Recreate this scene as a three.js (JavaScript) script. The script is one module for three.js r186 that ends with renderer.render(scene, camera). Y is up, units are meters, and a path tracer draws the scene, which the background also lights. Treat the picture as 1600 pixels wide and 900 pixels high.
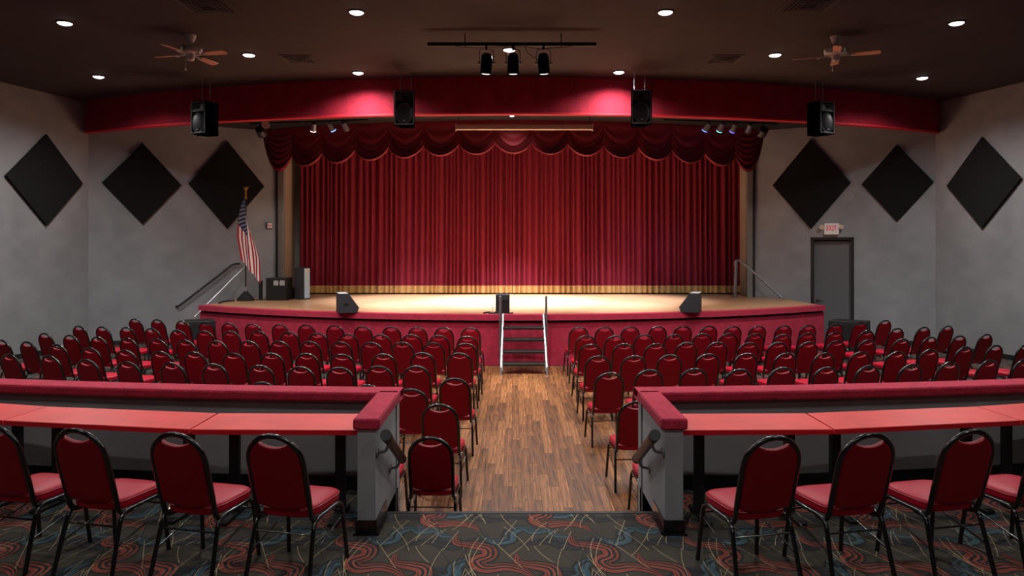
import * as THREE from 'three';
import { mergeGeometries, mergeVertices } from 'three/addons/utils/BufferGeometryUtils.js';
import { RoundedBoxGeometry } from 'three/addons/geometries/RoundedBoxGeometry.js';

// ---------------------------------------------------------------- camera, light, exposure
const scene = new THREE.Scene();
scene.background = new THREE.Color(0x000000);
const camera = new THREE.PerspectiveCamera(43.27, 1600 / 900, 0.1, 100);
camera.position.set(0, 2.6, 0);
camera.lookAt(0, 2.6, -10);
camera.setViewOffset(1600, 900, 0, 70, 1600, 900);      // level camera with a dropped lens
const renderer = new THREE.WebGLRenderer({ antialias: true });
renderer.toneMapping = THREE.LinearToneMapping;
renderer.toneMappingExposure = 1.0;
renderer.shadowMap.enabled = true;
const CAN_POWER = 50, REAR_POWER = 20, STAGE_POWER = 350, PAR_POWER = 40, CAN_COLOR = 0xfffaf7, STAGE_COLOR = 0xeceeff;

// ---------------------------------------------------------------- helpers
let seed = 7;
const rnd = () => { seed = (seed * 1664525 + 1013904223) >>> 0; return seed / 4294967296; };
const names = {};
const numbered = n => { const k = names[n] = (names[n] ?? -1) + 1; return k ? `${n}_${String(k).padStart(3, '0')}` : n; };
const V = (x, y, z) => new THREE.Vector3(x, y, z);
function clean(g) {
  const h = g.index ? g.toNonIndexed() : g;
  for (const a of Object.keys(h.attributes)) if (!['position', 'normal', 'uv'].includes(a)) h.deleteAttribute(a);
  if (!h.attributes.uv) h.setAttribute('uv', new THREE.BufferAttribute(new Float32Array(h.attributes.position.count * 2), 2));
  return h;
}
const merge = list => list.length === 1 ? list[0] : mergeGeometries(list.map(clean));
function obj(name, geos, material, parent) {
  const m = new THREE.Mesh(merge(Array.isArray(geos) ? geos : [geos]), material);
  m.castShadow = m.receiveShadow = true;
  m.name = parent && parent !== scene ? name : numbered(name);
  (parent ?? scene).add(m);
  return m;
}
function thing(name, label, category, [x, y, z] = [0, 0, 0], turn = 0, group) {
  const o = new THREE.Group(); o.name = numbered(name); scene.add(o);
  o.position.set(x, y, z); o.rotation.y = turn;
  o.userData = { label, category }; if (group) o.userData.group = group;
  return o;
}
function tag(o, label, category, group) { o.userData.label = label; o.userData.category = category; if (group) o.userData.group = group; return o; }
function struct(o, label) { o.userData.kind = 'structure'; if (label) o.userData.label = label; return o; }
const box = (w, h, d, x = 0, y = 0, z = 0) => new THREE.BoxGeometry(w, h, d).translate(x, y, z);
const rbox = (w, h, d, r, x = 0, y = 0, z = 0) => new RoundedBoxGeometry(w, h, d, 2, r).translate(x, y, z);
const cyl = (r1, r2, h, n = 16, x = 0, y = 0, z = 0) => new THREE.CylinderGeometry(r1, r2, h, n).translate(x, y, z);
const tube = (pts, r, seg = 16, n = 8, closed = false) => new THREE.TubeGeometry(new THREE.CatmullRomCurve3(pts, closed, 'catmullrom', 0.5), seg, r, n, closed);
function bar(a, b, r, n = 8) {                      // straight rod between two points
  const d = b.clone().sub(a), g = new THREE.CylinderGeometry(r, r, d.length(), n);
  g.applyQuaternion(new THREE.Quaternion().setFromUnitVectors(V(0, 1, 0), d.clone().normalize()));
  return g.translate((a.x + b.x) / 2, (a.y + b.y) / 2, (a.z + b.z) / 2);
}
// flat plan polygon [[x, d], ...] (d = distance in front of the camera) extruded from y0 to y1
function plan(pts, y0, y1) {
  const s = new THREE.Shape(pts.map(([x, d]) => new THREE.Vector2(x, d)));
  return new THREE.ExtrudeGeometry(s, { depth: y1 - y0, bevelEnabled: false }).rotateX(-Math.PI / 2).translate(0, y0, 0);
}
function surface(nu, nv, f, uvs = [1, 1]) {          // grid surface from f(u, v) -> Vector3
  const p = [], t = [], idx = [];
  for (let j = 0; j <= nv; j++) for (let i = 0; i <= nu; i++) {
    const q = f(i / nu, j / nv); p.push(q.x, q.y, q.z); t.push(i / nu * uvs[0], j / nv * uvs[1]);
  }
  for (let j = 0; j < nv; j++) for (let i = 0; i < nu; i++) { const a = j * (nu + 1) + i, b = a + 1, c = a + nu + 1, d = c + 1; idx.push(a, c, b, b, c, d); }
  const g = new THREE.BufferGeometry();
  g.setAttribute('position', new THREE.Float32BufferAttribute(p, 3)); g.setAttribute('uv', new THREE.Float32BufferAttribute(t, 2));
  g.setIndex(idx); g.computeVertexNormals(); return g;
}
function pillow(outline, rings) {                    // closed padded shape: outline of [x, y], rings of [scale, z]
  const n = outline.length, p = [], idx = [];
  let cx = 0, cy = 0; for (const [x, y] of outline) { cx += x / n; cy += y / n; }
  for (const [s, z] of rings) for (const [x, y] of outline) p.push(cx + (x - cx) * s, cy + (y - cy) * s, z);
  for (let k = 0; k < rings.length - 1; k++) for (let i = 0; i < n; i++) {
    const a = k * n + i, b = k * n + (i + 1) % n, c = a + n, d = b + n; idx.push(a, b, c, b, d, c);
  }
  const g = new THREE.BufferGeometry(); g.setAttribute('position', new THREE.Float32BufferAttribute(p, 3));
  const m = p.length / 3; p.push(cx, cy, rings[0][1], cx, cy, rings.at(-1)[1]);
  g.setAttribute('position', new THREE.Float32BufferAttribute(p, 3));
  for (let i = 0; i < n; i++) { idx.push(m, (i + 1) % n, i); const o = (rings.length - 1) * n; idx.push(m + 1, o + i, o + (i + 1) % n); }
  g.setIndex(idx); g.computeVertexNormals();
  g.setAttribute('uv', new THREE.Float32BufferAttribute(new Float32Array(g.attributes.position.count * 2), 2));
  return g;
}

// ---------------------------------------------------------------- procedural textures and materials
function noiseTexture(w, h, fn, rx = 1, ry = 1, srgb = true) {
  const d = new Uint8Array(w * h * 4);
  for (let y = 0; y < h; y++) for (let x = 0; x < w; x++) { const c = fn(x, y), i = (y * w + x) * 4; d[i] = c[0]; d[i + 1] = c[1]; d[i + 2] = c[2]; d[i + 3] = 255; }
  const t = new THREE.DataTexture(d, w, h); t.wrapS = t.wrapT = THREE.RepeatWrapping; t.magFilter = THREE.LinearFilter; t.minFilter = THREE.LinearMipmapLinearFilter; t.generateMipmaps = true;
  t.repeat.set(rx, ry); if (srgb) t.colorSpace = THREE.SRGBColorSpace; t.needsUpdate = true; return t;
}
// tileable value noise
function lattice(n, s) { const a = []; let z = s; for (let i = 0; i < n * n; i++) { z = (z * 1664525 + 1013904223) >>> 0; a.push(z / 4294967296); } return a; }
function valueNoise(n, s) {
  const a = lattice(n, s);
  return (u, v) => {
    const x = u * n, y = v * n, x0 = Math.floor(x), y0 = Math.floor(y), fx = x - x0, fy = y - y0, m = k => ((k % n) + n) % n;
    const sx = fx * fx * (3 - 2 * fx), sy = fy * fy * (3 - 2 * fy), g = (i, j) => a[m(j) * n + m(i)];
    return (g(x0, y0) * (1 - sx) + g(x0 + 1, y0) * sx) * (1 - sy) + (g(x0, y0 + 1) * (1 - sx) + g(x0 + 1, y0 + 1) * sx) * sy;
  };
}
const N4 = valueNoise(5, 11), N16 = valueNoise(17, 5), N64 = valueNoise(64, 3), N128 = valueNoise(128, 9);
const hexrgb = h => [(h >> 16) & 255, (h >> 8) & 255, h & 255];
function mottled(hex, amp, coarse = 0.5, rx = 1, ry = 1) {
  const c = hexrgb(hex);
  return noiseTexture(256, 256, (x, y) => {
    const u = x / 256, v = y / 256, n = (N4(u, v) - .5) * coarse + (N16(u, v) - .5) * coarse * .6 + (N128(u, v) - .5) * (1 - coarse);
    return c.map(k => Math.max(0, Math.min(255, k * (1 + amp * n))));
  }, rx, ry);
}
const bumpTex = noiseTexture(128, 128, (x, y) => { const n = 255 * (N64(x / 128, y / 128) * .5 + N128(x / 128, y / 128) * .5); return [n, n, n]; }, 1, 1, false);
const std = (color, roughness = .7, metalness = 0, extra = {}) => new THREE.MeshStandardMaterial({ color, roughness, metalness, ...extra });
function boxUV(g, scale = 1) {                       // uv in metres by the dominant normal
  g = g.index ? g.toNonIndexed() : g; const p = g.attributes.position, n = g.attributes.normal, uv = new Float32Array(p.count * 2);
  for (let i = 0; i < p.count; i++) {
    const ax = Math.abs(n.getX(i)), ay = Math.abs(n.getY(i)), az = Math.abs(n.getZ(i));
    const [a, b] = ay > ax && ay > az ? [p.getX(i), p.getZ(i)] : ax > az ? [p.getZ(i), p.getY(i)] : [p.getX(i), p.getY(i)];
    uv[2 * i] = a * scale; uv[2 * i + 1] = b * scale;
  }
  g.setAttribute('uv', new THREE.BufferAttribute(uv, 2)); return g;
}
const M = {
  wall: std(0xffffff, .8, 0, { map: mottled(0x8a8c8f, .16, .8, .25, .25) }),
  ceiling: std(0xffffff, .85, 0, { map: mottled(0x382e2a, .22, .7, .2, .2) }),
  stageCeiling: std(0x231d1b, .9),
  redCarpet: std(0xffffff, .95, 0, { map: mottled(0xa8243f, .5, .25, 1.6, 1.6), bumpMap: bumpTex, bumpScale: .004 }),
  soffit: std(0xffffff, .9, 0, { map: mottled(0x920c28, .45, .3, 1.2, .5), bumpMap: bumpTex, bumpScale: .003 }),
  soffitTrimLit: std(0xc4142c, .7),  // brighter red paints the light on the header's bottom lip
  velvet: new THREE.MeshPhysicalMaterial({ color: 0x78021f, roughness: .8, sheen: .3, sheenColor: new THREE.Color(0xc01428), sheenRoughness: .45, side: THREE.DoubleSide }),
  velvetDark: new THREE.MeshPhysicalMaterial({ color: 0x7a0618, roughness: .75, sheen: .5, sheenColor: new THREE.Color(0xb01424), sheenRoughness: .4, side: THREE.DoubleSide }),
  gold: std(0xffffff, .75, 0, { map: noiseTexture(256, 32, (x, y) => { const k = .72 + .5 * N128(x / 256, y / 1024); return [205 * k, 160 * k, 92 * k]; }, 40, 1), side: THREE.DoubleSide }),
  table: new THREE.MeshPhysicalMaterial({ color: 0xffffff, roughness: .42, map: mottled(0xd63a36, .14, .7, .8, .8) }),
  tableEdge: std(0xb8141f, .45),
  vinyl: new THREE.MeshPhysicalMaterial({ color: 0xa00926, roughness: .46, specularIntensity: .4, clearcoat: .05, clearcoatRoughness: .3, bumpMap: bumpTex, bumpScale: .0006 }),
  vinylBackShaded: new THREE.MeshPhysicalMaterial({ color: 0x8a071d, roughness: .55, specularIntensity: .5, bumpMap: bumpTex, bumpScale: .0006 }),  // same vinyl as the seat, darkened to paint in the shade on the backs
  piping: std(0x8e0a1e, .45),
  blackGloss: new THREE.MeshPhysicalMaterial({ color: 0x08080a, roughness: .22, clearcoat: .6, clearcoatRoughness: .12 }),
  black: std(0x0d0d0e, .5), blackMatte: std(0x101011, .85), rubber: std(0x141415, .6), charcoal: std(0x26272a, .6),
  panel: std(0xffffff, 1, 0, { map: mottled(0x070708, .3, .2, 3, 3) }),
  silver: std(0xb9bcc0, .35, .8), greyMetal: std(0x76787b, .4, .6), nickel: std(0xc4beb6, .35, .7), chrome: std(0xd8d8da, .12, 1),
  darkFrame: std(0x1d1b1a, .45), door: std(0x606264, .6), railWood: std(0x3b2a21, .4),
  blade: std(0xd6a07c, .5), white: std(0xe2e0dc, .5), beige: std(0xcbb69c, .5), tan: std(0xa89682, .8), column: std(0x77746f, .7),
  glow: new THREE.MeshStandardMaterial({ color: 0xffffff, emissive: 0xfff6ee, emissiveIntensity: 9 }),
  parGlow: new THREE.MeshStandardMaterial({ color: 0xffffff, emissive: 0xfff4e6, emissiveIntensity: 5 }),
};

// patterned carpet: rust and teal ribbons with thin cream threads on dark olive
function carpetTexture() {
  const S = 1024, c = document.createElement('canvas'); c.width = c.height = S; const g = c.getContext('2d');
  g.fillStyle = '#342f26'; g.fillRect(0, 0, S, S);
  let z = 99; const r = () => { z = (z * 1664525 + 1013904223) >>> 0; return z / 4294967296; };
  for (let i = 0; i < 9000; i++) { g.fillStyle = ['#222020', '#40392d', '#1f2124', '#383228', '#483f31'][i % 5]; g.globalAlpha = .5; const s = 2 + r() * 5; g.fillRect(r() * S, r() * S, s * 2, s * .8); }
  g.globalAlpha = 1; g.lineCap = 'round'; g.lineJoin = 'round';
  const wrap = fn => { for (const ox of [-S, 0, S]) for (const oy of [-S, 0, S]) { g.save(); g.translate(ox, oy); fn(); g.restore(); } };
  // a ribbon is a fan of parallel strands along a smooth line, narrow at both tips
  const ribbon = (cols, pts, width) => {
    const cv = new THREE.CatmullRomCurve3(pts.map(([x, y]) => V(x, y, 0)), false, 'centripetal'), n = 60, P = cv.getPoints(n), strand = cols.length;
    wrap(() => cols.forEach((col, k) => {
      g.fillStyle = col; g.beginPath(); const side = [[], []];
      for (let i = 0; i <= n; i++) {
        const a = P[Math.max(0, i - 1)], b = P[Math.min(n, i + 1)], dx = b.x - a.x, dy = b.y - a.y, l = Math.hypot(dx, dy) || 1, w = width * Math.pow(Math.sin(Math.PI * (.03 + .94 * i / n)), .7);
        const o0 = (k / strand - .5) * w, o1 = ((k + .82) / strand - .5) * w;
        side[0].push([P[i].x - dy / l * o0, P[i].y + dx / l * o0]); side[1].push([P[i].x - dy / l * o1, P[i].y + dx / l * o1]);
      }
      const ring = side[0].concat(side[1].reverse()); ring.forEach(([x, y], i) => i ? g.lineTo(x, y) : g.moveTo(x, y)); g.closePath(); g.fill();
    }));
  };
  const navy = ['#14171c', '#1b2028', '#101215', '#1d232b'], teal = ['#15191d', '#2c4a55', '#33545f', '#151b20', '#2a4650', '#16191d'], rust = ['#141314', '#7a3021', '#85382a', '#151314', '#8a3a2a', '#161414', '#74301f', '#121112'];
  ribbon(navy, [[-80, 330], [180, 300], [380, 420], [620, 360], [840, 260], [1060, 320]], 170);
  ribbon(navy, [[60, 820], [300, 900], [520, 820], [760, 900], [980, 800]], 160);
  ribbon(teal, [[300, 420], [420, 330], [560, 380], [560, 500], [680, 590], [860, 560]], 165);
  ribbon(teal, [[760, 980], [880, 880], [1000, 920], [1010, 1040], [1130, 1120], [1290, 1080]], 160);
  ribbon(rust, [[40, 690], [60, 560], [190, 520], [310, 470], [320, 350], [220, 270], [300, 170], [480, 190], [640, 150], [730, 60]], 185);
  ribbon(rust, [[520, 1010], [540, 870], [690, 830], [820, 770], [830, 660], [730, 580], [800, 480], [980, 500], [1120, 440], [1200, 350]], 180);
  ribbon(teal, [[80, 120], [180, 30], [330, 60], [400, -30], [520, -60]], 120);
  for (let i = 0; i < 32; i++) {
    const x = r() * S, y = r() * S, a = Math.PI / 2 + (r() < .5 ? 1 : -1) * (.05 + r() * .5), l = 260 + r() * 240, b = (r() - .5) * 150, cream = i % 3 !== 0;
    wrap(() => { g.strokeStyle = cream ? '#a8966f' : '#111315'; g.lineWidth = cream ? 4.5 : 7; g.beginPath(); g.moveTo(x, y); g.quadraticCurveTo(x + Math.cos(a) * l / 2 + b, y + Math.sin(a) * l / 2, x + Math.cos(a) * l, y + Math.sin(a) * l); g.stroke(); });
  }
  const t = new THREE.CanvasTexture(c); t.colorSpace = THREE.SRGBColorSpace; t.wrapS = t.wrapT = THREE.RepeatWrapping; t.repeat.set(1 / .82, 1 / 1.05); t.anisotropy = 8; return t;
}
M.carpet = std(0xffffff, .95, 0, { map: carpetTexture(), bumpMap: bumpTex, bumpScale: .003 });
// wood: four plank tones with grain along v
function woodTexture(base, s, streak) {
  const A = valueNoise(32, s), B = valueNoise(128, s + 3);
  return noiseTexture(128, 512, (x, y) => {
    const u = x / 128, v = y / 512, g = .68 + .34 * A(u * .5, v * .1) + .5 * (B(u * .25, v * .03) - .5) * streak + .22 * (N16(u, v * .4) - .5), k = A(u * .3 + .4, v * .25) > .84 ? .74 : 1;
    return base.map(c => Math.max(0, Math.min(255, c * g * k)));
  });
}
const plankMats = [[138, 88, 48], [128, 80, 43], [146, 95, 54], [114, 71, 39]].map((b, i) => std(0xffffff, .5, 0, { map: woodTexture(b, 21 + i * 7, 1.4) }));
const stageWoodTex = noiseTexture(256, 256, (x, y) => { const k = .92 + .1 * N16(x / 256, y / 256) + .1 * (N128(x / 256, y / 2048) - .5) - (x % 32 < 1 ? .12 : 0); return [190 * k, 143 * k, 104 * k]; }, .5, .5);
M.stageWood = std(0xffffff, .32, 0, { map: stageWoodTex });

// ---------------------------------------------------------------- the room
const CEIL = 6.13, STAGE_Y = 1.09, UP = .5;
const CX = 10.66, CD = 18.27, PD = 20.4, PXL = -6.58, PXR = 6.77;
const arcD = (x, d0, R) => d0 + R - Math.sqrt(R * R - x * x);
const arcPts = (x0, x1, n, d0, R) => Array.from({ length: n + 1 }, (_, i) => { const x = x0 + (x1 - x0) * i / n; return [x, arcD(x, d0, R)]; });
const soffitD = x => arcD(x, 15.4, 22.8), stageD = x => arcD(x, 15.3, 13.7), paraD = x => arcD(x, 6.12, 27);
const sideX = d => CX + .22 * (CD - d), BACK = -6;

struct(obj('floor', boxUV(plan([[-sideX(BACK), BACK], [sideX(BACK), BACK], [CX + .2, CD], [PXR, 22], [PXL, 22], [-CX - .2, CD]], -.3, 0)), M.carpet), 'dark patterned carpet of the lower seating floor');
// wall pieces: boxes set between two plan points, thickness on the outer side
function wallGeo(a, b, y0, y1, th = .2) {
  const dx = b[0] - a[0], dd = b[1] - a[1], L = Math.hypot(dx, dd);
  return boxUV(new THREE.BoxGeometry(L, y1 - y0, th)).rotateY(Math.atan2(dd, dx)).translate((a[0] + b[0]) / 2, (y0 + y1) / 2, -(a[1] + b[1]) / 2);
}
const off = (a, b, k) => { const dx = b[0] - a[0], dd = b[1] - a[1], L = Math.hypot(dx, dd); return [-dd / L * k, dx / L * k]; };
function wallSeg(name, a, b, y0, y1, label, outward) {
  const [ox, od] = off(a, b, outward * .1);
  return struct(obj(name, wallGeo([a[0] + ox, a[1] + od], [b[0] + ox, b[1] + od], y0, y1), M.wall), label);
}
wallSeg('wall_left', [-sideX(BACK), BACK], [-CX, CD], 0, CEIL, 'grey left side wall of the hall', 1);
wallSeg('wall_right', [sideX(BACK), BACK], [CX, CD], 0, CEIL, 'grey right side wall of the hall', -1);
wallSeg('wall_back', [-sideX(BACK), BACK], [sideX(BACK), BACK], 0, CEIL, 'grey wall at the back of the hall', -1);
wallSeg('wall_stage_left', [-CX, CD], [PXL, PD], 0, 5.9, 'grey slanted wall left of the stage', 1);
// frame for the right slanted wall: u runs from the corner towards the stage
const RW = { a: [CX, CD], b: [PXR, PD] }; RW.L = Math.hypot(RW.b[0] - RW.a[0], RW.b[1] - RW.a[1]);
const wallAt = (a, b) => { const dx = b[0] - a[0], dd = b[1] - a[1], L = Math.hypot(dx, dd); return (u, k = 0) => { const s = Math.sign(a[0]); return [a[0] + dx / L * u - s * Math.abs(dd) / L * k, a[1] + dd / L * u - Math.abs(dx) / L * k]; }; };
const rightAt = wallAt(RW.a, RW.b), leftAt = wallAt([-CX, CD], [PXL, PD]);
const angR = Math.atan2(RW.b[1] - RW.a[1], RW.b[0] - RW.a[0]), angL = Math.atan2(PD - CD, PXL + CX);
const yawR = Math.atan2(-(PD - CD), CX - PXR), yawL = Math.atan2(PD - CD, PXL + CX);     // turn that makes local +z point into the room
{
  const DU0 = 1.86, DU1 = 2.92, DH = 2.72, g = [];
  const piece = (u0, u1, y0, y1) => { const p = rightAt(u0, -.1), q = rightAt(u1, -.1); g.push(wallGeo(p, q, y0, y1)); };
  piece(0, DU0, 0, 5.9); piece(DU1, RW.L, 0, 5.9); piece(DU0, DU1, DH, 5.9);
  struct(obj('wall_stage_right', g, M.wall), 'grey slanted wall right of the stage with the exit door');
  const m = (DU0 + DU1) / 2, [x, d] = rightAt(m, 0);
  const o = new THREE.Group(); o.name = 'door_1'; o.position.set(x, 0, -d); o.rotation.y = yawR; scene.add(o); struct(o, 'plain grey door in dark frame under the exit sign');
  const w = DU1 - DU0;
  obj('slab', box(w - .1, DH - .06, .05, 0, (DH - .06) / 2, -.14), M.door, o);
  obj('door_frame', [box(.07, DH + .04, .2, -w / 2 + .035, (DH + .04) / 2, -.08), box(.07, DH + .04, .2, w / 2 - .035, (DH + .04) / 2, -.08), box(w, .07, .2, 0, DH + .005, -.08)], M.darkFrame, o);
  const h = obj('handle', [cyl(.03, .03, .02, 14).rotateX(Math.PI / 2).translate(-.38, 1.06, -.105), bar(V(-.38, 1.06, -.11), V(-.38, 1.06, -.06), .012), bar(V(-.38, 1.06, -.06), V(-.25, 1.075, -.06), .012)], M.chrome, o);
  h.userData.label = 'chrome lever handle';
  obj('backing', box(w + .1, DH + .1, .02, 0, DH / 2, -.21), M.blackMatte, o);
}
// baseboards
const bb = (name, a, b, k) => { const [ox, od] = off(a, b, k); struct(obj(name, wallGeo([a[0] + ox, a[1] + od], [b[0] + ox, b[1] + od], 0, .11, .02), M.rubber), 'black rubber baseboard'); };
bb('baseboard_left', [-sideX(6.6), 6.6], [-CX, CD], -.012); bb('baseboard_right', [sideX(6.6), 6.6], [CX, CD], .012);
bb('baseboard_stage_left', [-CX, CD], [-8.9, 19.19], -.012); bb('baseboard_stage_right', [CX, CD], rightAt(1.85), .012);
// ceilings and the space behind the curtain
{
  const arc = arcPts(-CX - .02, CX + .02, 40, 15.4, 22.8);
  struct(obj('ceiling', boxUV(plan([[-sideX(BACK), BACK], [sideX(BACK), BACK], [sideX(17.9), 17.9], ...arc.map(([x, d]) => [x, d + .1]).reverse(), [-sideX(17.9), 17.9]], CEIL, CEIL + .2)), M.ceiling), 'dark brown painted ceiling of the hall');
  struct(obj('ceiling', plan([...arc.map(([x, d]) => [x, d + .15]), [CX + .3, CD + .3], [PXR + .3, 22.2], [PXL - .3, 22.2], [-CX - .3, CD + .3]], 5.75, 5.95), M.stageCeiling), 'black ceiling over the stage behind the red header');
  struct(obj('wall_stage_back', wallGeo([PXL - .2, 22.1], [PXR + .2, 22.1], 0, 5.8), M.wall), 'wall behind the stage curtain');
  // tan returns and grey columns at the edges of the curtain
  for (const s of [-1, 1]) {
    const px = s < 0 ? PXL : PXR;
    struct(obj('wall_return', [wallGeo([px - s * .02 + s * .1, PD], [px + s * .1, 22.1], 0, 5.75)], M.tan), 'pale tan return wall beside the curtain');
    struct(obj('trim_1', [rbox(.16, 4.68, .16, .01, px - s * .1, STAGE_Y + 2.33, -PD - .02)], M.column), 'grey square column at the curtain edge');
    struct(obj('trim_2', [rbox(.05, 4.68, .06, .01, px + s * .005, STAGE_Y + 2.33, -PD + .06)], M.black), 'thin black conduit strip beside the column');
  }
}
// red header across the hall, in panels
{
  const o = new THREE.Group(); o.name = 'header_beam'; scene.add(o); tag(o, 'bowed red fabric covered header beam hanging across the ceiling', 'beam');
  const n = 18, x0 = -CX + .04, x1 = CX - .04;
  for (let i = 0; i < n; i++) {
    const a = x0 + (x1 - x0) * i / n + .0015, b = x0 + (x1 - x0) * (i + 1) / n - .0015;
    const seg = arcPts(a, b, 4, 15.4, 22.8);
    obj('panel', boxUV(plan([...seg, ...seg.map(([x, d]) => [x, d + .14]).reverse()], 5.37, CEIL)), M.soffit, o);
  }
  const bk = arcPts(x0, x1, 48, 15.54, 22.8);
  obj('backing', plan([...bk, ...bk.map(([x, d]) => [x, d + .03]).reverse()], 5.37, CEIL), M.blackMatte, o);
  const seg = arcPts(x0, x1, 48, 15.38, 22.8);
  obj('edge_trim', plan([...seg, ...seg.map(([x, d]) => [x, d + .18]).reverse()], 5.335, 5.37), M.soffitTrimLit, o).userData.label = 'red bottom edge strip coloured brighter as if lit';
}

// ---------------------------------------------------------------- upper platform, steps and parapets
const AL = -.985, AR = 1.105;                                  // inner faces of the two parapet end walls
{
  const left = arcPts(-13.2, AL, 24, 6.26, 27), right = arcPts(AR, 13.2, 24, 6.26, 27);
  struct(obj('platform_floor', boxUV(plan([[-sideX(BACK), BACK], [sideX(BACK), BACK], [sideX(9.7), 9.7], ...right.reverse(), [AR, 5.65], [AL, 5.65], ...left.reverse(), [-sideX(9.7), 9.7]], 0.001, UP)), M.carpet), 'carpeted upper platform with rust and teal swirl pattern');
  for (const [k, y] of [[1, .333], [2, .167]]) struct(obj('platform_step', boxUV(box(AR - AL - .02, y - .002, .215, (AL + AR) / 2, y / 2 + .001, -5.65 - .215 * (k - .5))), M.carpet), k === 1 ? 'upper carpeted step down into the aisle' : 'lower carpeted step down into the aisle');
  struct(obj('trim_3', rbox(AR - AL - .02, .035, .05, .008, (AL + AR) / 2, UP - .012, -5.655), M.rubber), 'black rubber nosing along the platform edge');
}
function parapet(s) {
  const inner = s < 0 ? AL : AR, side = s < 0 ? 'left' : 'right', end = s * 11.8;
  const o = new THREE.Group(); o.name = numbered('parapet_wall'); scene.add(o);
  tag(o, `grey half wall with red carpeted top on the ${side} of the aisle`, 'half wall');
  const far = 6.12, outer = inner + s * .13;
  const band = (x0, x1, d0, w, y0, y1) => { const a = arcPts(x0, x1, 30, d0, 27); return plan(s < 0 ? [...a].reverse().concat(a.map(([x, d]) => [x, d + w])).reverse() : [...a, ...a.map(([x, d]) => [x, d + w]).reverse()], y0, y1); };
  obj('wall_body', boxUV(merge([plan([[inner, 5.24], [outer, 5.24], [outer, far + .02], [inner, far + .02]].sort((p, q) => 0), 0.002, UP + .76), band(inner, end, 6.2, .13, 0.002, UP + .76)].map(clean))), M.wall, o);
  // rounded carpet caps
  const capGeo = rbox(.195, .085, 1.0, .02, inner + s * .065, UP + .795, -5.22 - .5);
  obj('end_cap', boxUV(capGeo), M.redCarpet, o);
  const prof = [[0, .02], [.006, .006], [.02, 0], [.24, 0], [.254, .006], [.26, .02], [.26, .065], [.254, .079], [.24, .085], [.02, .085], [.006, .079], [0, .065]];
  const n = 40, x0 = inner - s * .033, run = surface(n, prof.length, (u, v) => { const k = Math.round(v * prof.length) % prof.length, x = x0 + (end - x0) * u; return V(x, UP + .7525 + prof[k][1], -(paraD(x) + prof[k][0])); });
  const rg = run.index ? run.toNonIndexed() : run; rg.computeVertexNormals();
  const c2 = boxUV(rg); if (s > 0) { /* winding is irrelevant to the path tracer */ }
  obj('long_cap', c2, M.redCarpet, o);
  obj('baseboard', [box(.155, .1, .014, inner + s * .065, UP + .052, -5.236), box(.014, .1, .42, inner - s * .004, UP + .052, -5.44), box(.18, .016, .03, inner + s * .065, UP + .009, -5.222), box(.03, .016, .42, inner - s * .016, UP + .009, -5.43)], M.blackGloss, o);
  const bbx = arcPts(outer, end, 24, 6.18, 27);
  obj('rear_baseboard', plan(s < 0 ? [...bbx.map(([x, d]) => [x, d]).reverse(), ...bbx.map(([x, d]) => [x, d + .015])] : [...bbx, ...bbx.map(([x, d]) => [x, d + .015]).reverse()], UP + .002, UP + .1), M.rubber, o);
  // sloping handrail on the aisle side
  const h = new THREE.Group(); h.name = numbered('handrail'); scene.add(h); tag(h, `short dark sloping handrail on the ${side} aisle half wall`, 'handrail');
  const rx = inner - s * .085, A = V(rx, 1.22, -5.2), B = V(rx, .84, -5.93), dir = B.clone().sub(A).normalize();
  obj('rail', bar(A, B, .036, 16), M.railWood, h);
  obj('end_cap', bar(A.clone().addScaledVector(dir, -.03), A.clone().addScaledVector(dir, .05), .041, 16), M.charcoal, h);
  obj('end_cap', bar(B.clone().addScaledVector(dir, -.01), B.clone().addScaledVector(dir, .012), .039, 16), M.charcoal, h);
  for (const t of [.12, .86]) {
    const p = A.clone().lerp(B, t), w = V(inner - s * .004, p.y - .1, p.z);
    const k = obj('bracket', [tube([p.clone().add(V(0, -.03, 0)), p.clone().add(V(s * .02, -.085, 0)), w], .011, 10, 8), cyl(.036, .036, .01, 18).rotateZ(Math.PI / 2).translate(w.x - s * .003, w.y, w.z)], M.greyMetal, h);
    k.userData.label = 'grey metal wall bracket';
  }
}
parapet(-1); parapet(1);

// ---------------------------------------------------------------- wooden aisle floor, plank by plank
{
  const o = new THREE.Group(); o.name = 'aisle_floor'; scene.add(o); struct(o, 'brown wood plank floor running up the aisle');
  const W = .1, Lp = 1.22, x0 = -2.3, x1 = 2.8, cols = Math.round((x1 - x0) / W), rest = [[], [], [], []];
  const geos = new Map();
  const plankGeo = L => { const k = L.toFixed(2); if (!geos.has(k)) { const g = new THREE.BoxGeometry(W - .002, .012, L - .002); const uv = g.attributes.uv; for (let i = 0; i < uv.count; i++) uv.setXY(i, uv.getX(i), uv.getY(i) * L / 1.22); geos.set(k, g); } return geos.get(k); };
  for (let c = 0; c < cols; c++) {
    const x = x0 + (c + .5) * W; const start = (x > AL - .25 && x < AR + .25) ? 6.09 : 6.42; let d = start - [0, .4, .8, .2, .6][c % 5];
    while (d < 15.25) {
      const a = Math.max(d, start), e = Math.min(d + Lp, Math.min(15.28, stageD(x) - .02)); if (e - a > .05) {
        const g = plankGeo(Math.round((e - a) * 50) / 50), k = Math.floor(rnd() * 4);
        if (x > -1.45 && x < 1.75) { const m = new THREE.Mesh(g, plankMats[k]); m.name = 'plank'; m.castShadow = m.receiveShadow = true; m.position.set(x, .0062, -(a + e) / 2); o.add(m); }
        else rest[k].push(g.clone().translate(x, .0062, -(a + e) / 2));
      } d += Lp;
    }
  }
  rest.forEach((g, k) => { obj('plank_field', g, plankMats[k], o).userData.kind = 'stuff'; });
}

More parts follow.
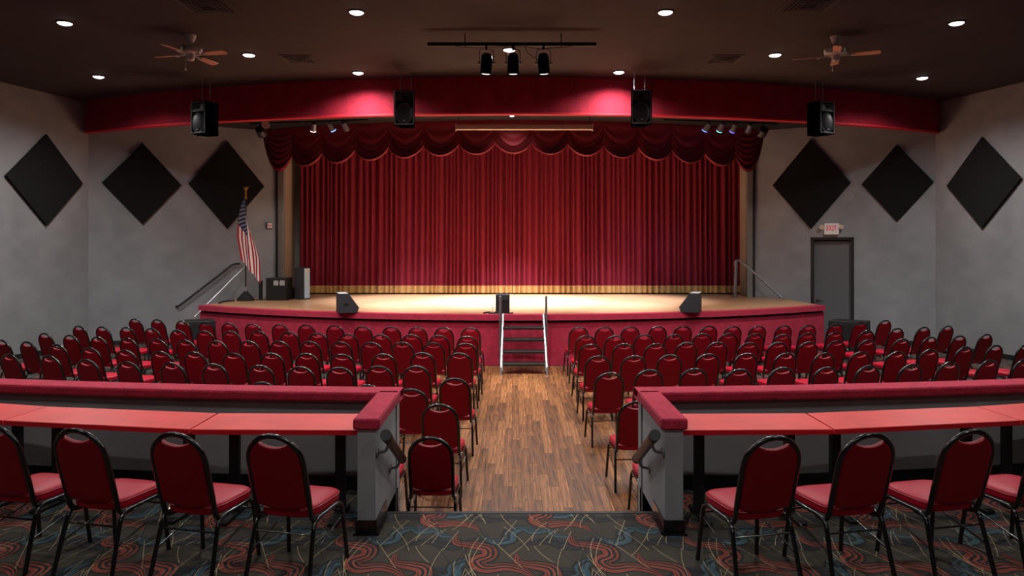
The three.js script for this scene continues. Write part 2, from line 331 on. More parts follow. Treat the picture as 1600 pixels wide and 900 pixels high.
// ---------------------------------------------------------------- stage
{
  const o = new THREE.Group(); o.name = 'stage'; scene.add(o); tag(o, 'bowed stage platform with wooden top and red carpeted front', 'stage');
  const SX = 7.6, front = arcPts(-SX, SX, 48, 15.3, 13.7), back = [[SX - .1, 19.93], [PXR - .05, PD - .01], [PXR - .05, 21.9], [PXL + .05, 21.9], [PXL + .05, PD - .01], [-SX + .1, 19.85]];
  const inset = k => front.map(([x, d]) => [x * (1 - k * .012), d + k]);
  obj('front_panel', boxUV(plan([...inset(.07), ...back], 0.002, STAGE_Y - .17)), M.redCarpet, o);
  obj('groove', plan([...inset(.13), ...back.map(([x, d]) => [x * .995, d - .01])], STAGE_Y - .17, STAGE_Y - .12), M.blackMatte, o);
  obj('nosing', boxUV(plan([...inset(0), ...back], STAGE_Y - .12, STAGE_Y - .012)), M.redCarpet, o);
  const e0 = front, e1 = front.map(([x, d]) => [x * .985, d + .24]);
  obj('carpet_edge', boxUV(plan([...e0, ...e1.slice().reverse()], STAGE_Y - .012, STAGE_Y)), M.redCarpet, o);
  obj('deck', boxUV(plan([...e1, ...back.map(([x, d]) => [x * .998, d])], STAGE_Y - .0119, STAGE_Y - .001)), M.stageWood, o);
  const g = [[-7.58, 17.58], [7.58, 17.58]];
  obj('corner_trim', g.map(([x, d]) => box(.03, STAGE_Y - .18, .03, x * .985, (STAGE_Y - .18) / 2 + .003, -d - .09)), M.redCarpet, o);
}
// centre stairs
{
  const o = thing('stage_stairs', 'black treaded portable stairs with silver rails at the stage centre', 'stairs', [.235, 0, 0]);
  const w = .9, z0 = -14.28, z1 = -15.2;
  for (let i = 0; i < 4; i++) { const t = (i + .7) / 4.7; obj('tread', rbox(w - .06, .05, .26, .01, 0, STAGE_Y * (i + 1) / 5 - .02, z0 + (z1 - z0) * t * .92 - .06), M.black, o); }
  for (const s of [-1, 1]) {
    const x = s * w / 2;
    obj('stringer', [bar(V(x, 0.002, z0 + .04), V(x, .16, z0 + .02), .026), bar(V(x, .15, z0 + .02), V(x - s * .03, STAGE_Y + .03, z1 + .02), .026)], M.silver, o);
    obj('stringer_plate', [box(.012, .16, 1.32).rotateX(Math.atan2(STAGE_Y - .15, -(z1 - z0))).translate(x - s * .028, STAGE_Y * .5 - .04, (z0 + z1) / 2 + .02)], M.black, o);
    obj('post', bar(V(x + s * .03, 0.1, z1 + .035), V(x + s * .03, STAGE_Y + .39, z1 + .035), .024, 12), M.greyMetal, o);
    obj('post_cap', new THREE.SphereGeometry(.026, 12, 8).translate(x + s * .03, STAGE_Y + .39, z1 + .035), M.greyMetal, o);
  }
}
// side stairs against the slanted walls with their rails
for (const s of [-1, 1]) {
  const side = s < 0 ? 'left' : 'right', at = s < 0 ? leftAt : rightAt, yaw = s < 0 ? yawL : yawR;
  if (s < 0) {
    const o = thing('side_stairs', 'red carpeted steps up to the stage along the left wall', 'stairs');
    for (let i = 0; i < 3; i++) { const y = STAGE_Y * (i + 1) / 4, [x, d] = at(2.0 + i * .3 + .15, .48); obj('step', box(.3, y - .002, .9).rotateY(yaw).translate(x, y / 2 + .001, -d), M.redCarpet, o); }
    const r = thing('wall_handrail', 'dark sloping handrail fixed to the left slanted wall', 'handrail');
    const p = (u, k, y) => { const [x, d] = at(u, k); return V(x, y, -d); };
    obj('rail', tube([p(2.0, .03, .93), p(2.06, .075, .95), p(2.2, .08, 1.05), p(3.2, .08, 1.86), p(3.36, .08, 1.99), p(3.46, .08, 2.03), p(3.6, .08, 2.04)], .024, 40, 10), M.black, r);
    for (const [u, y] of [[2.35, 1.17], [3.2, 1.86]]) obj('bracket', bar(p(u, .0, y - .05), p(u, .08, y - .01), .01), M.greyMetal, r);
    const q = thing('stair_rail', 'thin silver stair rail at the left stage corner behind the flag', 'handrail');
    obj('rail', bar(V(-8.1, .72, -18.55), V(-7.1, 2.02, -19.42), .022, 10), M.silver, q);
    obj('post', bar(V(-7.1, STAGE_Y, -19.42), V(-7.1, 2.02, -19.42), .022, 10), M.silver, q);
  } else {
    const q = thing('stair_rail', 'grey metal stair rail and post at the right end of the curtain', 'handrail');
    obj('post', bar(V(6.2, STAGE_Y, -20.2), V(6.24, 2.1, -20.2), .045, 12), M.greyMetal, q);
    obj('rail', tube([V(6.2, 1.98, -20.22), V(6.21, 2.1, -20.2), V(6.3, 2.12, -20.12), V(6.5, 1.92, -19.95), V(7.22, 1.14, -19.45)], .028, 40, 10), M.greyMetal, q);
  }
}

// ---------------------------------------------------------------- curtain and swagged valance
function curtain(x0, x1, label, sd) {
  const o = thing('stage_curtain', label, 'curtain');
  const L = x1 - x0, n = Math.round(L / .013), ph = []; let z = sd; const r = () => { z = (z * 1664525 + 1013904223) >>> 0; return z / 4294967296; };
  let p = 0, w = .16, amp = .07; const am = [];
  for (let i = 0; i <= n; i++) { p += .013 / w; if (Math.floor(p) !== Math.floor(p - .013 / w)) { w = .1 + r() * .13; amp = .04 + r() * .06; } ph.push(p); am.push(amp); }
  for (let k = 0; k < 3; k++) for (let i = 1; i < n; i++) am[i] = (am[i - 1] + am[i] + am[i + 1]) / 3;
  const D = 21.6, wave = (i, v) => { const a = ph[i] * Math.PI, q = Math.abs(Math.sin(a)); return am[i] * (2.2 * Math.pow(q, .75) - 1.2 + .3 * Math.sin(1.37 * a + .8 + v * .5)) * (.8 + .25 * v); };
  const yT = 5.7, yM = STAGE_Y + .24, yB = STAGE_Y + .035;
  const sheet = (ya, yb, nv, dz, uvs) => surface(n, nv, (u, v) => { const i = Math.round(u * n), y = ya + (yb - ya) * v; return V(x0 + L * u, y, -D + dz + wave(i, (yT - y) / 4.6)); }, uvs);
  obj('drape', sheet(yT, yM, 7, 0), M.velvet, o);
  obj('gold_fringe', sheet(yM + .01, yB, 1, .004, [1, 1]), M.gold, o).userData.label = 'gold fringe band along the hem';
}
curtain(-6.3, -.005, 'left half of the closed red velvet stage curtain', 5);
curtain(.005, 6.78, 'right half of the closed red velvet stage curtain', 17);
{
  const o = thing('stage_valance', 'dark red swagged valance across the top of the stage', 'valance');
  const N = 15, xs = -6.9, xe = 6.98, sag = 1.6, half = (xe - xs) / 2, mid = (xs + xe) / 2;
  const P = t => { const x = xs + (xe - xs) * t, k = (x - mid) / half; return [x, 18.5 + sag * k * k]; };
  for (let i = 0; i < N; i++) {
    const ta = i / N, tb = (i + 1) / N, edge = t => Math.abs(t - .5) * 2;
    const yc = t => 5.13 - .24 * Math.pow(edge(t), 1.5), top = 5.74;
    const e = edge((ta + tb) / 2), drop = .27 + .06 * e, first = i === 0, last = i === N - 1;
    const y0a = first ? top - .05 : yc(ta), y0b = last ? top - .05 : yc(tb);
    obj('swag', surface(36, 56, (u, v) => {
      const [x, d] = P(ta + (tb - ta) * u), hang = 4 * u * (1 - u), low = y0a + (y0b - y0a) * u;
      const rise = 1 - Math.pow(1 - v, 1.3);
      const sagv = v < .3 ? .5 * Math.sin(v / .3 * Math.PI / 2) : .5 + (drop - .5) * (v - .3) / .7;
      let y = top - (top - low) * v - sagv * Math.pow(hang, .8);
      if (first || last) { const yb = 4.57, q = first ? u : 1 - u; const inner = first ? yc(tb) : yc(ta); const bot = top - (top - inner) * Math.pow(q, .55) - .62 * Math.pow(hang, .9); y = top + (bot - top) * Math.pow(v, .8); }
      const fold = Math.sin(rise * Math.PI * 2 * 6.5 + Math.sin(i * 3.1) * .8 + u * .6) * .05 * Math.pow(v, .6) * (.35 + .65 * hang);
      return V(x, y, -d + fold + .14 * hang * v);
    }), M.velvetDark, o);
  }
}

// ---------------------------------------------------------------- banquet chairs
const chairProto = (() => {
  const t = new THREE.Group(); const m = (name, g, mat, p = t) => { const k = new THREE.Mesh(merge(Array.isArray(g) ? g : [g]), mat); k.name = name; k.castShadow = k.receiveShadow = true; p.add(k); return k; };
  // seat cushion
  const ol = []; for (let i = 0; i < 40; i++) { const a = i / 40 * Math.PI * 2, c = Math.cos(a), s = Math.sin(a), e = .42; const x = Math.sign(c) * Math.pow(Math.abs(c), e), z = Math.sign(s) * Math.pow(Math.abs(s), e); ol.push([x * (.2 - .012 * (z + 1)) * 1.03, -.015 + z * .205]); }
  const seatG = pillow(ol, [[.93, .408], [.99, .414], [1, .43], [1, .452], [.98, .467], [.92, .476], [.7, .483], [.35, .486]]).rotateX(-Math.PI / 2).scale(1, 1, -1);
  { const ix = seatG.index.array; for (let i = 0; i < ix.length; i += 3) { const q = ix[i]; ix[i] = ix[i + 1]; ix[i + 1] = q; } seatG.computeVertexNormals(); }
  const seat = m('seat', seatG, M.vinyl);
  m('piping', tube(ol.filter((_, i) => i % 1 === 0).map(([x, z]) => V(x * .998, .4565, z)), .0045, 60, 5, true), M.piping, seat);
  // back plane: (x, t) -> leaning plane
  const lean = 16 * Math.PI / 180, BP = (x, k, n = 0) => V(x, .4 + k * Math.cos(lean) - n * Math.sin(lean), .175 + k * Math.sin(lean) + n * Math.cos(lean));
  const hp = [V(-.178, .385, .06), V(-.18, .383, .13), BP(-.181, .02), BP(-.183, .15), BP(-.184, .28), BP(-.182, .38)];
  for (let a = 165; a >= 15; a -= 15) hp.push(BP(.182 * Math.cos(a * Math.PI / 180), .39 + .178 * Math.sin(a * Math.PI / 180)));
  for (const p of hp.slice(0, 6).reverse()) hp.push(V(-p.x, p.y, p.z));
  m('back_frame', tube(hp, .0168, 64, 8), M.blackGloss);
  const po = []; const add = (x, k) => po.push([x, k]);
  for (let i = 0; i <= 8; i++) { const x = -.168 + .336 * i / 8; add(x, .06 + .036 * Math.pow(x / .168, 2)); }
  for (let i = 1; i <= 5; i++) add(.17, .096 + (.38 - .096) * i / 5);
  for (let a = 12; a <= 52; a += 8) add(.17 * Math.cos(a * Math.PI / 180), .39 + .165 * Math.sin(a * Math.PI / 180));
  for (let i = 1; i < 8; i++) { const x = .1047 - .2094 * i / 8; add(x, .489 + .031 * Math.pow(x / .1047, 2)); }
  for (let a = 128; a <= 168; a += 8) add(.17 * Math.cos(a * Math.PI / 180), .39 + .165 * Math.sin(a * Math.PI / 180));
  for (let i = 0; i <= 4; i++) add(-.17, .38 - (.38 - .096) * i / 5);
  const bg = pillow(po, [[.9, -.024], [.97, -.021], [1, -.012], [1, .008], [.985, .013], [.9, .015]]);
  const bp = bg.attributes.position; for (let i = 0; i < bp.count; i++) { const q = BP(bp.getX(i), bp.getY(i), bp.getZ(i)); bp.setXYZ(i, q.x, q.y, q.z); } bg.computeVertexNormals();
  m('backrest', bg, M.vinylBackShaded);
  for (const s of [-1, 1]) {
    m('leg', tube([V(s * .215, 0, .285), V(s * .2, .3, .2), V(s * .196, .37, .172), V(s * .194, .398, .12), V(s * .194, .4, .04), V(s * .194, .4, 0)], .0145, 18, 7), M.blackGloss);
    m('leg', tube([V(s * .215, 0, -.24), V(s * .2, .3, -.205), V(s * .196, .372, -.19), V(s * .194, .398, -.14), V(s * .194, .4, -.05), V(s * .194, .4, .002)], .0145, 18, 7), M.blackGloss);
    m('brace', bar(V(s * .199, .3, -.205), V(s * .203, .2, .225), .006, 6), M.blackGloss);
  }
  m('crossbar', bar(V(-.2, .315, .196), V(.2, .315, .196), .006, 6), M.blackGloss);
  m('crossbar', bar(V(-.2, .33, -.2), V(.2, .33, -.2), .006, 6), M.blackGloss);
  return t;
})();
const ORD = ['first', 'second', 'third', 'fourth', 'fifth', 'sixth', 'seventh', 'eighth', 'ninth', 'tenth', 'eleventh', 'twelfth', 'thirteenth', 'fourteenth', 'fifteenth'];
// (x, d) is the top of the backrest; turn is the angle towards the middle of the room
function placeChair(x, d, y, deg, label, group) {
  const c = chairProto.clone(); c.name = numbered('banquet_chair'); scene.add(c);
  const a = deg * Math.PI / 180 * (x < 0 ? -1 : 1), k = .325;       // seat centre lies in front of the backrest top
  c.position.set(x - Math.sin(a) * k, y, -d - Math.cos(a) * k); c.rotation.y = a;
  c.userData = { label, category: 'chair', group }; return c;
}
const rows = {
  L1: [[-.806, 14.08], [-1.327, 14.08], [-1.844, 14.14], [-2.362, 14.19], [-2.933, 14.25], [-3.528, 14.43], [-4.128, 14.55], [-4.686, 14.64], [-5.275, 14.75], [-5.81, 14.89], [-6.374, 15.1], [-6.952, 15.3], [-7.602, 15.55], [-8.16, 15.7]],
  L2: [[-.787, 12.76], [-1.3, 12.88], [-1.8, 13], [-2.35, 13], [-2.957, 13.06], [-3.545, 13.23], [-4.121, 13.4], [-4.72, 13.5], [-5.242, 13.52], [-5.75, 13.56], [-6.3, 13.67], [-6.932, 13.95], [-7.5, 14.12], [-8.03, 14.22], [-8.56, 14.34]],
  L3: [[-.758, 11.85], [-1.297, 11.93], [-1.816, 12], [-2.326, 11.98], [-2.84, 12.03], [-3.373, 12.1], [-3.886, 12.11], [-4.399, 12.13], [-4.94, 12.14], [-5.504, 12.23], [-6.065, 12.4], [-6.617, 12.49], [-7.239, 12.68], [-7.869, 12.92], [-8.494, 13.19]],
  L4: [[-.784, 10.82], [-1.339, 10.84], [-1.899, 10.72], [-2.505, 10.69], [-3.048, 10.77], [-3.582, 10.8], [-4.158, 10.82], [-4.773, 10.9], [-5.313, 10.97], [-5.914, 11.1], [-6.6, 11.35], [-7.33, 11.7], [-8.05, 12.05], [-8.62, 12.26]],
  L5: [[-1.275, 9.66], [-1.774, 9.66], [-2.273, 9.56], [-2.802, 9.61], [-3.375, 9.72], [-4.041, 9.83], [-4.654, 9.92], [-5.312, 10.02], [-5.98, 10.2], [-6.72, 10.54], [-7.4, 10.68]],
  L6: [[-.693, 8.78], [-1.13, 8.14], [-1.66, 8.37], [-2.936, 8.54]],
  R1: [[1.306, 14.16], [1.807, 14.15], [2.32, 14.2], [2.872, 14.28], [3.37, 14.3], [3.889, 14.34], [4.36, 14.3], [4.86, 14.34], [5.41, 14.43], [5.91, 14.46], [6.6, 14.78], [7.252, 15.1], [7.92, 15.4]],
  R2: [[1.312, 12.84], [1.826, 12.84], [2.372, 13], [2.914, 13.02], [3.45, 13.15], [3.93, 13.17], [4.4, 13.12], [4.86, 13.03], [5.39, 13.23], [5.976, 13.4], [6.651, 13.6], [7.4, 13.95], [8.03, 14.15], [8.624, 14.37]],
  R3: [[1.272, 11.74], [1.827, 11.81], [2.346, 11.82], [2.88, 11.96], [3.4, 12.01], [3.9, 11.94], [4.4, 12], [4.92, 12.04], [5.453, 12.18], [6.008, 12.26], [6.683, 12.43], [7.291, 12.65], [7.911, 12.83], [8.52, 13.04]],
  R4: [[1.251, 10.52], [1.773, 10.54], [2.316, 10.64], [2.896, 10.71], [3.482, 10.77], [4.08, 10.8], [4.653, 10.8], [5.248, 10.93], [5.815, 10.96], [6.42, 11.15], [7.151, 11.45], [7.75, 11.63], [8.3, 11.72]],
  R5: [[1.233, 9.16], [1.777, 9.38], [2.381, 9.47], [2.952, 9.42], [3.561, 9.55], [4.15, 9.57], [4.77, 9.7], [5.395, 9.8], [6.018, 9.98], [6.66, 10.13], [7.2, 10.2]],
};
for (const [key, list] of Object.entries(rows)) {
  const side = key[0] === 'L' ? 'left' : 'right', row = +key[1], rowName = row === 1 ? 'front' : ORD[row - 1];
  list.forEach(([x, d], i) => placeChair(x, d, 0.0125, 1.5 + Math.abs(x) * 2.3, `red vinyl banquet chair, ${ORD[i]} from the aisle in the ${rowName} row, ${side} of the aisle`, 'red banquet chairs in rows facing the stage'));
}
const loose = 'red banquet chairs beside the aisle near the half walls';
placeChair(-.736, 7.37, .0125, 4, 'red banquet chair at the left aisle edge, second nearest the platform step', loose);
placeChair(-.69, 6.12, .0125, 1, 'red banquet chair on the wood floor right below the platform edge, left of the aisle', loose);
placeChair(-1.24, 6.5, .0125, 1, 'red banquet chair mostly hidden behind the left half wall and its handrail', loose);
placeChair(1.29, 7.5, .0125, 3, 'red banquet chair at the right aisle edge just beyond the half wall corner', loose);
placeChair(1.36, 6.5, .0125, 1, 'red banquet chair mostly hidden behind the right half wall and its handrail', loose);
const nearL = ['nearest the aisle', 'second from the aisle', 'third from the aisle', 'cut by the picture edge'];
[[-1.437, 4.35], [-2.04, 4.39], [-2.69, 4.48], [-3.3, 4.6]].forEach(([x, d], i) => placeChair(x, d, UP, 13, `red vinyl chair at the left red tables, ${nearL[i]}`, 'chairs at the left red tables'));
const nearR = ['nearest the aisle', 'second from the aisle', 'third from the aisle', 'cut by the picture edge'];
[[1.56, 4.31], [2.157, 4.37], [2.82, 4.45], [3.46, 4.57]].forEach(([x, d], i) => placeChair(x, d, UP, 12, `red vinyl chair at the right red tables, ${nearR[i]}`, 'chairs at the right red tables'));

// ---------------------------------------------------------------- narrow red tables behind the half walls
function table(f0, f1, b1, b0, label) {                 // front corners then back corners, as [x, d]
  const mx = (f0[0] + f1[0]) / 2, md = (f0[1] + f1[1]) / 2, yaw = Math.atan2(f1[1] - f0[1], f1[0] - f0[0]);
  const o = thing('narrow_table', label, 'table', [mx, UP, -md], 0), T = .735;
  const rel = ([x, d]) => [x - mx, d - md], quad = [f0, f1, b1, b0].map(rel);
  const s = new THREE.Shape(quad.map(([x, d]) => new THREE.Vector2(x, d)));
  obj('top', boxUV(new THREE.ExtrudeGeometry(s, { depth: .032, bevelEnabled: true, bevelSize: .003, bevelThickness: .004, bevelSegments: 2 }).rotateX(-Math.PI / 2).translate(0, T - .036, 0)), M.table, o);
  const L = Math.hypot(f1[0] - f0[0], f1[1] - f0[1]);
  obj('edge_band', box(L, .034, .004, 0, T - .021, .0045).rotateY(yaw), M.tableEdge, o);
  for (const k of [-1, 1]) { const lx = k * (L / 2 - .2), turn = g => g.rotateY(yaw);
    obj('leg', turn(box(.075, T - .06, .045, lx, (T - .06) / 2 + .02, -.3)), M.black, o);
    obj('foot', turn(rbox(.075, .03, .42, .01, lx, .016, -.26)), M.black, o);
    obj('bracket', turn(box(.08, .02, .38, lx, T - .05, -.26)), M.black, o); }
}
for (const s of [-1, 1]) {
  const side = s < 0 ? 'left' : 'right', m = q => s < 0 ? q.map(([x, d]) => [-x, d]) : q, t = (a, b, c, d, l) => { const q = m([a, b, c, d]); s < 0 ? table(q[1], q[0], q[3], q[2], l) : table(q[0], q[1], q[2], q[3], l); };
  t([s < 0 ? 1.13 : 1.25, 5.31], [2.352, 5.33], [2.352, 5.83], [s < 0 ? 1.13 : 1.25, 5.81], `red narrow table at the ${side} half wall, next to the aisle end wall`);
  t([2.372, 5.335], [3.915, 5.6], [3.885, 6.07], [2.375, 5.835], `red narrow table at the ${side} half wall, second from the aisle`);
  t([3.933, 5.604], [5.4, 6.0], [5.36, 6.45], [3.903, 6.075], `red narrow table at the ${side} half wall, cut by the picture edge`);
}

// ---------------------------------------------------------------- diamond acoustic panels
function diamond(x, y, z, yaw, hw, hh, label) {
  const s = new THREE.Shape([[0, hh], [-hw, 0], [0, -hh], [hw, 0]].map(([a, b]) => new THREE.Vector2(a, b)));
  const g = new THREE.ExtrudeGeometry(s, { depth: .05, bevelEnabled: true, bevelSize: .012, bevelThickness: .01, bevelSegments: 2 });
  const m = obj('acoustic_panel', boxUV(g), M.panel); m.position.set(x, y, z); m.rotation.y = yaw; tag(m, label, 'acoustic panel', 'black diamond acoustic panels'); return m;
}
{
  const put = (at, u, yaw, y, hw, hh, label) => { const [x, d] = at(u, .005); diamond(x, y, -d, yaw, hw, hh, label); };
  put(leftAt, 1.22, yawL, 4.14, .9, 1.03, 'black diamond acoustic panel left of the flag panel on the slanted wall');
  put(leftAt, 3.27, yawL, 4.18, .95, 1.18, 'black diamond acoustic panel behind the flag top');
  put(rightAt, 2.92, yawR, 4.2, .97, 1.2, 'black diamond acoustic panel directly above the exit sign');
  put(rightAt, .86, yawR, 4.15, .8, .97, 'smallest black diamond acoustic panel, right of the exit door');
  diamond(-sideX(17) + .008, 4.08, -17, Math.PI / 2 - Math.atan(.22), 1.05, 1.05, 'black diamond acoustic panel on the left side wall');
  diamond(sideX(16.88) - .008, 4.01, -16.88, -Math.PI / 2 + Math.atan(.22), 1.0, 1.04, 'black diamond acoustic panel on the right side wall');
}

// ---------------------------------------------------------------- exit sign and fire alarm
{
  const [x, d] = rightAt(2.4, .0), o = thing('exit_sign', 'white exit sign with red letters and two emergency lamps', 'exit sign', [x, 2.83, -d], yawR);
  const c = document.createElement('canvas'); c.width = 256; c.height = 192; const g = c.getContext('2d');
  g.fillStyle = '#cfc8c4'; g.fillRect(0, 0, 256, 192); g.fillStyle = '#e0203a'; g.font = 'bold 118px sans-serif'; g.textAlign = 'center'; g.textBaseline = 'middle';
  g.save(); g.translate(124, 82); g.scale(.76, 1.1); g.fillText('EXIT', 0, 0); g.restore(); g.beginPath(); g.moveTo(246, 84); g.lineTo(228, 70); g.lineTo(228, 98); g.fill();
  const t = new THREE.CanvasTexture(c); t.colorSpace = THREE.SRGBColorSpace;
  obj('housing', rbox(.36, .3, .08, .01, 0, .15, .045), M.white, o);
  obj('face', new THREE.PlaneGeometry(.345, .285).translate(0, .15, .0865), new THREE.MeshStandardMaterial({ map: t, roughness: .5, emissive: 0xffffff, emissiveMap: t, emissiveIntensity: .12 }), o);
  for (const s of [-1, 1]) { const h = obj('lamp_head', [cyl(.062, .045, .07, 18).rotateX(Math.PI / 2).translate(s * .235, .2, .09)], M.white, o); obj('lens', cyl(.052, .052, .008, 18).rotateX(Math.PI / 2).translate(s * .235, .2, .128), M.beige, h); }
  const [x2, d2] = leftAt(4.36, 0), a = thing('alarm_box', 'small black and white wall box with red marks beside the column', 'alarm', [x2, 3.02, -d2], yawL);
  obj('housing', rbox(.16, .17, .06, .008, 0, .07, .035), M.black, a); obj('face', rbox(.12, .13, .01, .004, .012, .07, .068), M.white, a);
  for (const s of [-1, 1]) obj('red_mark', box(.03, .07, .004, .012 + s * .026, .07, .0745), std(0xc01a2c, .5), a);
}

// ---------------------------------------------------------------- ceiling lights
function canLight(x, d, label, y = CEIL, power = CAN_POWER, cone = 1.36, soft = 1, size = 1, color = CAN_COLOR) {
  const o = thing('downlight', label, 'ceiling light', [x, y, -d], 0, 'recessed ceiling downlights'); o.scale.setScalar(size);
  obj('trim_ring', new THREE.TorusGeometry(.115, .014, 8, 28).rotateX(Math.PI / 2).translate(0, -.006, 0), M.charcoal, o);
  obj('lens', new THREE.SphereGeometry(.112, 28, 8, 0, Math.PI * 2, Math.PI / 2, Math.PI / 2).scale(1, .4, 1).translate(0, -.002, 0), M.glow, o);
  const l = new THREE.SpotLight(color, power, 0, cone, soft, 2); l.position.set(0, -.075, 0); l.target.position.set(0, -4, 0); l.castShadow = true; l.shadow.radius = 4; o.add(l, l.target);
}
canLight(-7.15, 11.61, 'bright downlight at the upper left, left of the left fan');
canLight(7.11, 11.61, 'bright downlight at the upper right, right of the right fan');
canLight(-2.37, 11.07, 'bright downlight near the top edge, left of the spotlight bar');
canLight(2.34, 11.07, 'bright downlight near the top edge, right of the spotlight bar');
canLight(-4.92, 13.58, 'bright downlight just right of the left fan');
canLight(4.92, 13.58, 'bright downlight just left of the right fan');
canLight(-8.74, 15.35, 'bright downlight at far left in front of the header');
canLight(8.74, 15.47, 'bright downlight at far right in front of the header');
canLight(-3.18, 15.0, 'bright downlight against the header above the left inner speaker', CEIL, CAN_POWER * .75);
canLight(2.2, 14.95, 'bright downlight against the header above the right inner speaker', CEIL, CAN_POWER * .75);
canLight(-.05, 13.22, 'bright downlight behind the middle spotlight');
canLight(0, 17.95, 'small downlight in the stage ceiling above the screen case', 5.75, 4, 1.2, 1, .5);
for (const [x, n, k] of [[-2.7, 'left', 1], [0, 'middle', 2], [2.7, 'right', 1]]) {
  canLight(x, 19.35, `strong stage downlight hidden behind the valance, ${n} of three`, 5.75, STAGE_POWER * k, .6, .8, 1, STAGE_COLOR);
  canLight(x * .85, 17.3, `stage downlight hidden behind the red header, ${n} of three`, 5.75, STAGE_POWER * .7, .42, .8, 1, STAGE_COLOR);
}
// the same ceiling grid goes on over the seats and the platform, above the picture's top edge
for (const [x, d, n] of [[-4.9, 9, 'left'], [0, 9, 'middle'], [4.9, 9, 'right']]) canLight(x, d, `downlight over the fifth seating row, ${n} of three`, CEIL, CAN_POWER * .45);
for (const [x, d, n] of [[-7.1, 6.7, 'far left'], [-2.35, 6.7, 'inner left'], [2.35, 6.7, 'inner right'], [7.1, 6.7, 'far right']]) canLight(x, d, `downlight over the half walls, ${n}`, CEIL, REAR_POWER);
for (const [x, d, n] of [[-4.9, 2.4, 'left'], [0, 2.4, 'middle'], [4.9, 2.4, 'right']]) canLight(x, d, `downlight over the back of the platform, ${n} of three`, CEIL, REAR_POWER * .95);
for (const [x, d, n] of [[-2.35, -2, 'left'], [2.35, -2, 'right']]) canLight(x, d, `downlight near the back wall, ${n} of two`, CEIL, REAR_POWER * .95);

// ceiling fans
function fan(x, d, deg, label) {
  const o = thing('ceiling_fan', label, 'ceiling fan', [x, CEIL, -d], 0);
  obj('canopy', new THREE.LatheGeometry([[.095, 0], [.09, -.02], [.06, -.11], [.05, -.12], [.001, -.12]].map(p => new THREE.Vector2(...p)), 24), M.nickel, o);
  obj('downrod', cyl(.014, .014, .1, 10, 0, -.16, 0), M.nickel, o);
  obj('motor', new THREE.LatheGeometry([[.001, -.19], [.14, -.195], [.185, -.21], [.19, -.225], [.19, -.3], [.18, -.31], [.12, -.325], [.001, -.33]].map(p => new THREE.Vector2(...p)), 32), M.nickel, o);
  obj('switch_housing', new THREE.LatheGeometry([[.07, -.33], [.068, -.4], [.05, -.43], [.001, -.44]].map(p => new THREE.Vector2(...p)), 20), M.nickel, o);
  for (let k = 0; k < 4; k++) {
    const a = (deg + k * 90) * Math.PI / 180;
    const turn = g => g.rotateY(a);
    const s = new THREE.Shape(); s.moveTo(.24, -.055); s.lineTo(.62, -.07); s.quadraticCurveTo(.69, -.07, .69, -.02); s.lineTo(.69, .02); s.quadraticCurveTo(.69, .07, .62, .07); s.lineTo(.24, .055); s.closePath();
    const b = obj('blade', turn(new THREE.ExtrudeGeometry(s, { depth: .007, bevelEnabled: false }).rotateX(-Math.PI / 2).rotateX(-.2).translate(0, -.335, 0)), M.blade, o);
    obj('blade_iron', turn(merge([box(.16, .008, .035, .19, -.335, 0), box(.07, .007, .09, .27, -.342, 0).rotateX(0)].map(clean))), M.nickel, b);
  }
  obj('pull_chain', [bar(V(-.07, -.38, .03), V(-.07, -.58, .03), .003, 6), new THREE.SphereGeometry(.014, 10, 8).translate(-.07, -.59, .03)], M.nickel, o);
}
fan(-5.46, 12.33, -14, 'ceiling fan with tan blades on the left half of the ceiling');
fan(5.53, 12.4, -22, 'ceiling fan with tan blades on the right half of the ceiling');

// ceiling vents
function vent(x, d, label, size = .62) {
  const o = thing('ceiling_vent', label, 'air vent', [x, CEIL, -d]);
  const ring = (r, y, w) => { const s = new THREE.Shape([[-r, -r], [r, -r], [r, r], [-r, r]].map(p => new THREE.Vector2(...p))); const q = r - w; s.holes.push(new THREE.Path([[-q, -q], [q, -q], [q, q], [-q, q]].map(p => new THREE.Vector2(...p)))); return new THREE.ExtrudeGeometry(s, { depth: .012, bevelEnabled: false }).rotateX(Math.PI / 2).translate(0, y, 0); };
  obj('frame', ring(size / 2, -.001, .05), std(0x3a302c, .7), o);
  for (let k = 0; k < 4; k++) obj('louver', ring(size / 2 - .055 - k * .06, -.012 - k * .006, .03), std(0x2c2523, .7), o);
  obj('core', box(.07, .01, .07, 0, -.04, 0), M.blackMatte, o);
  obj('backing', box(size - .06, .004, size - .06, 0, -.003, 0), M.blackMatte, o);
}
vent(-4.51, 10.77, 'square ceiling vent cut by the top edge at left', .75); vent(4.38, 10.68, 'square ceiling vent cut by the top edge at right', .75);
vent(-4.07, 13.91, 'small square ceiling vent right of the left fan'); vent(4.06, 13.91, 'small square ceiling vent left of the right fan');

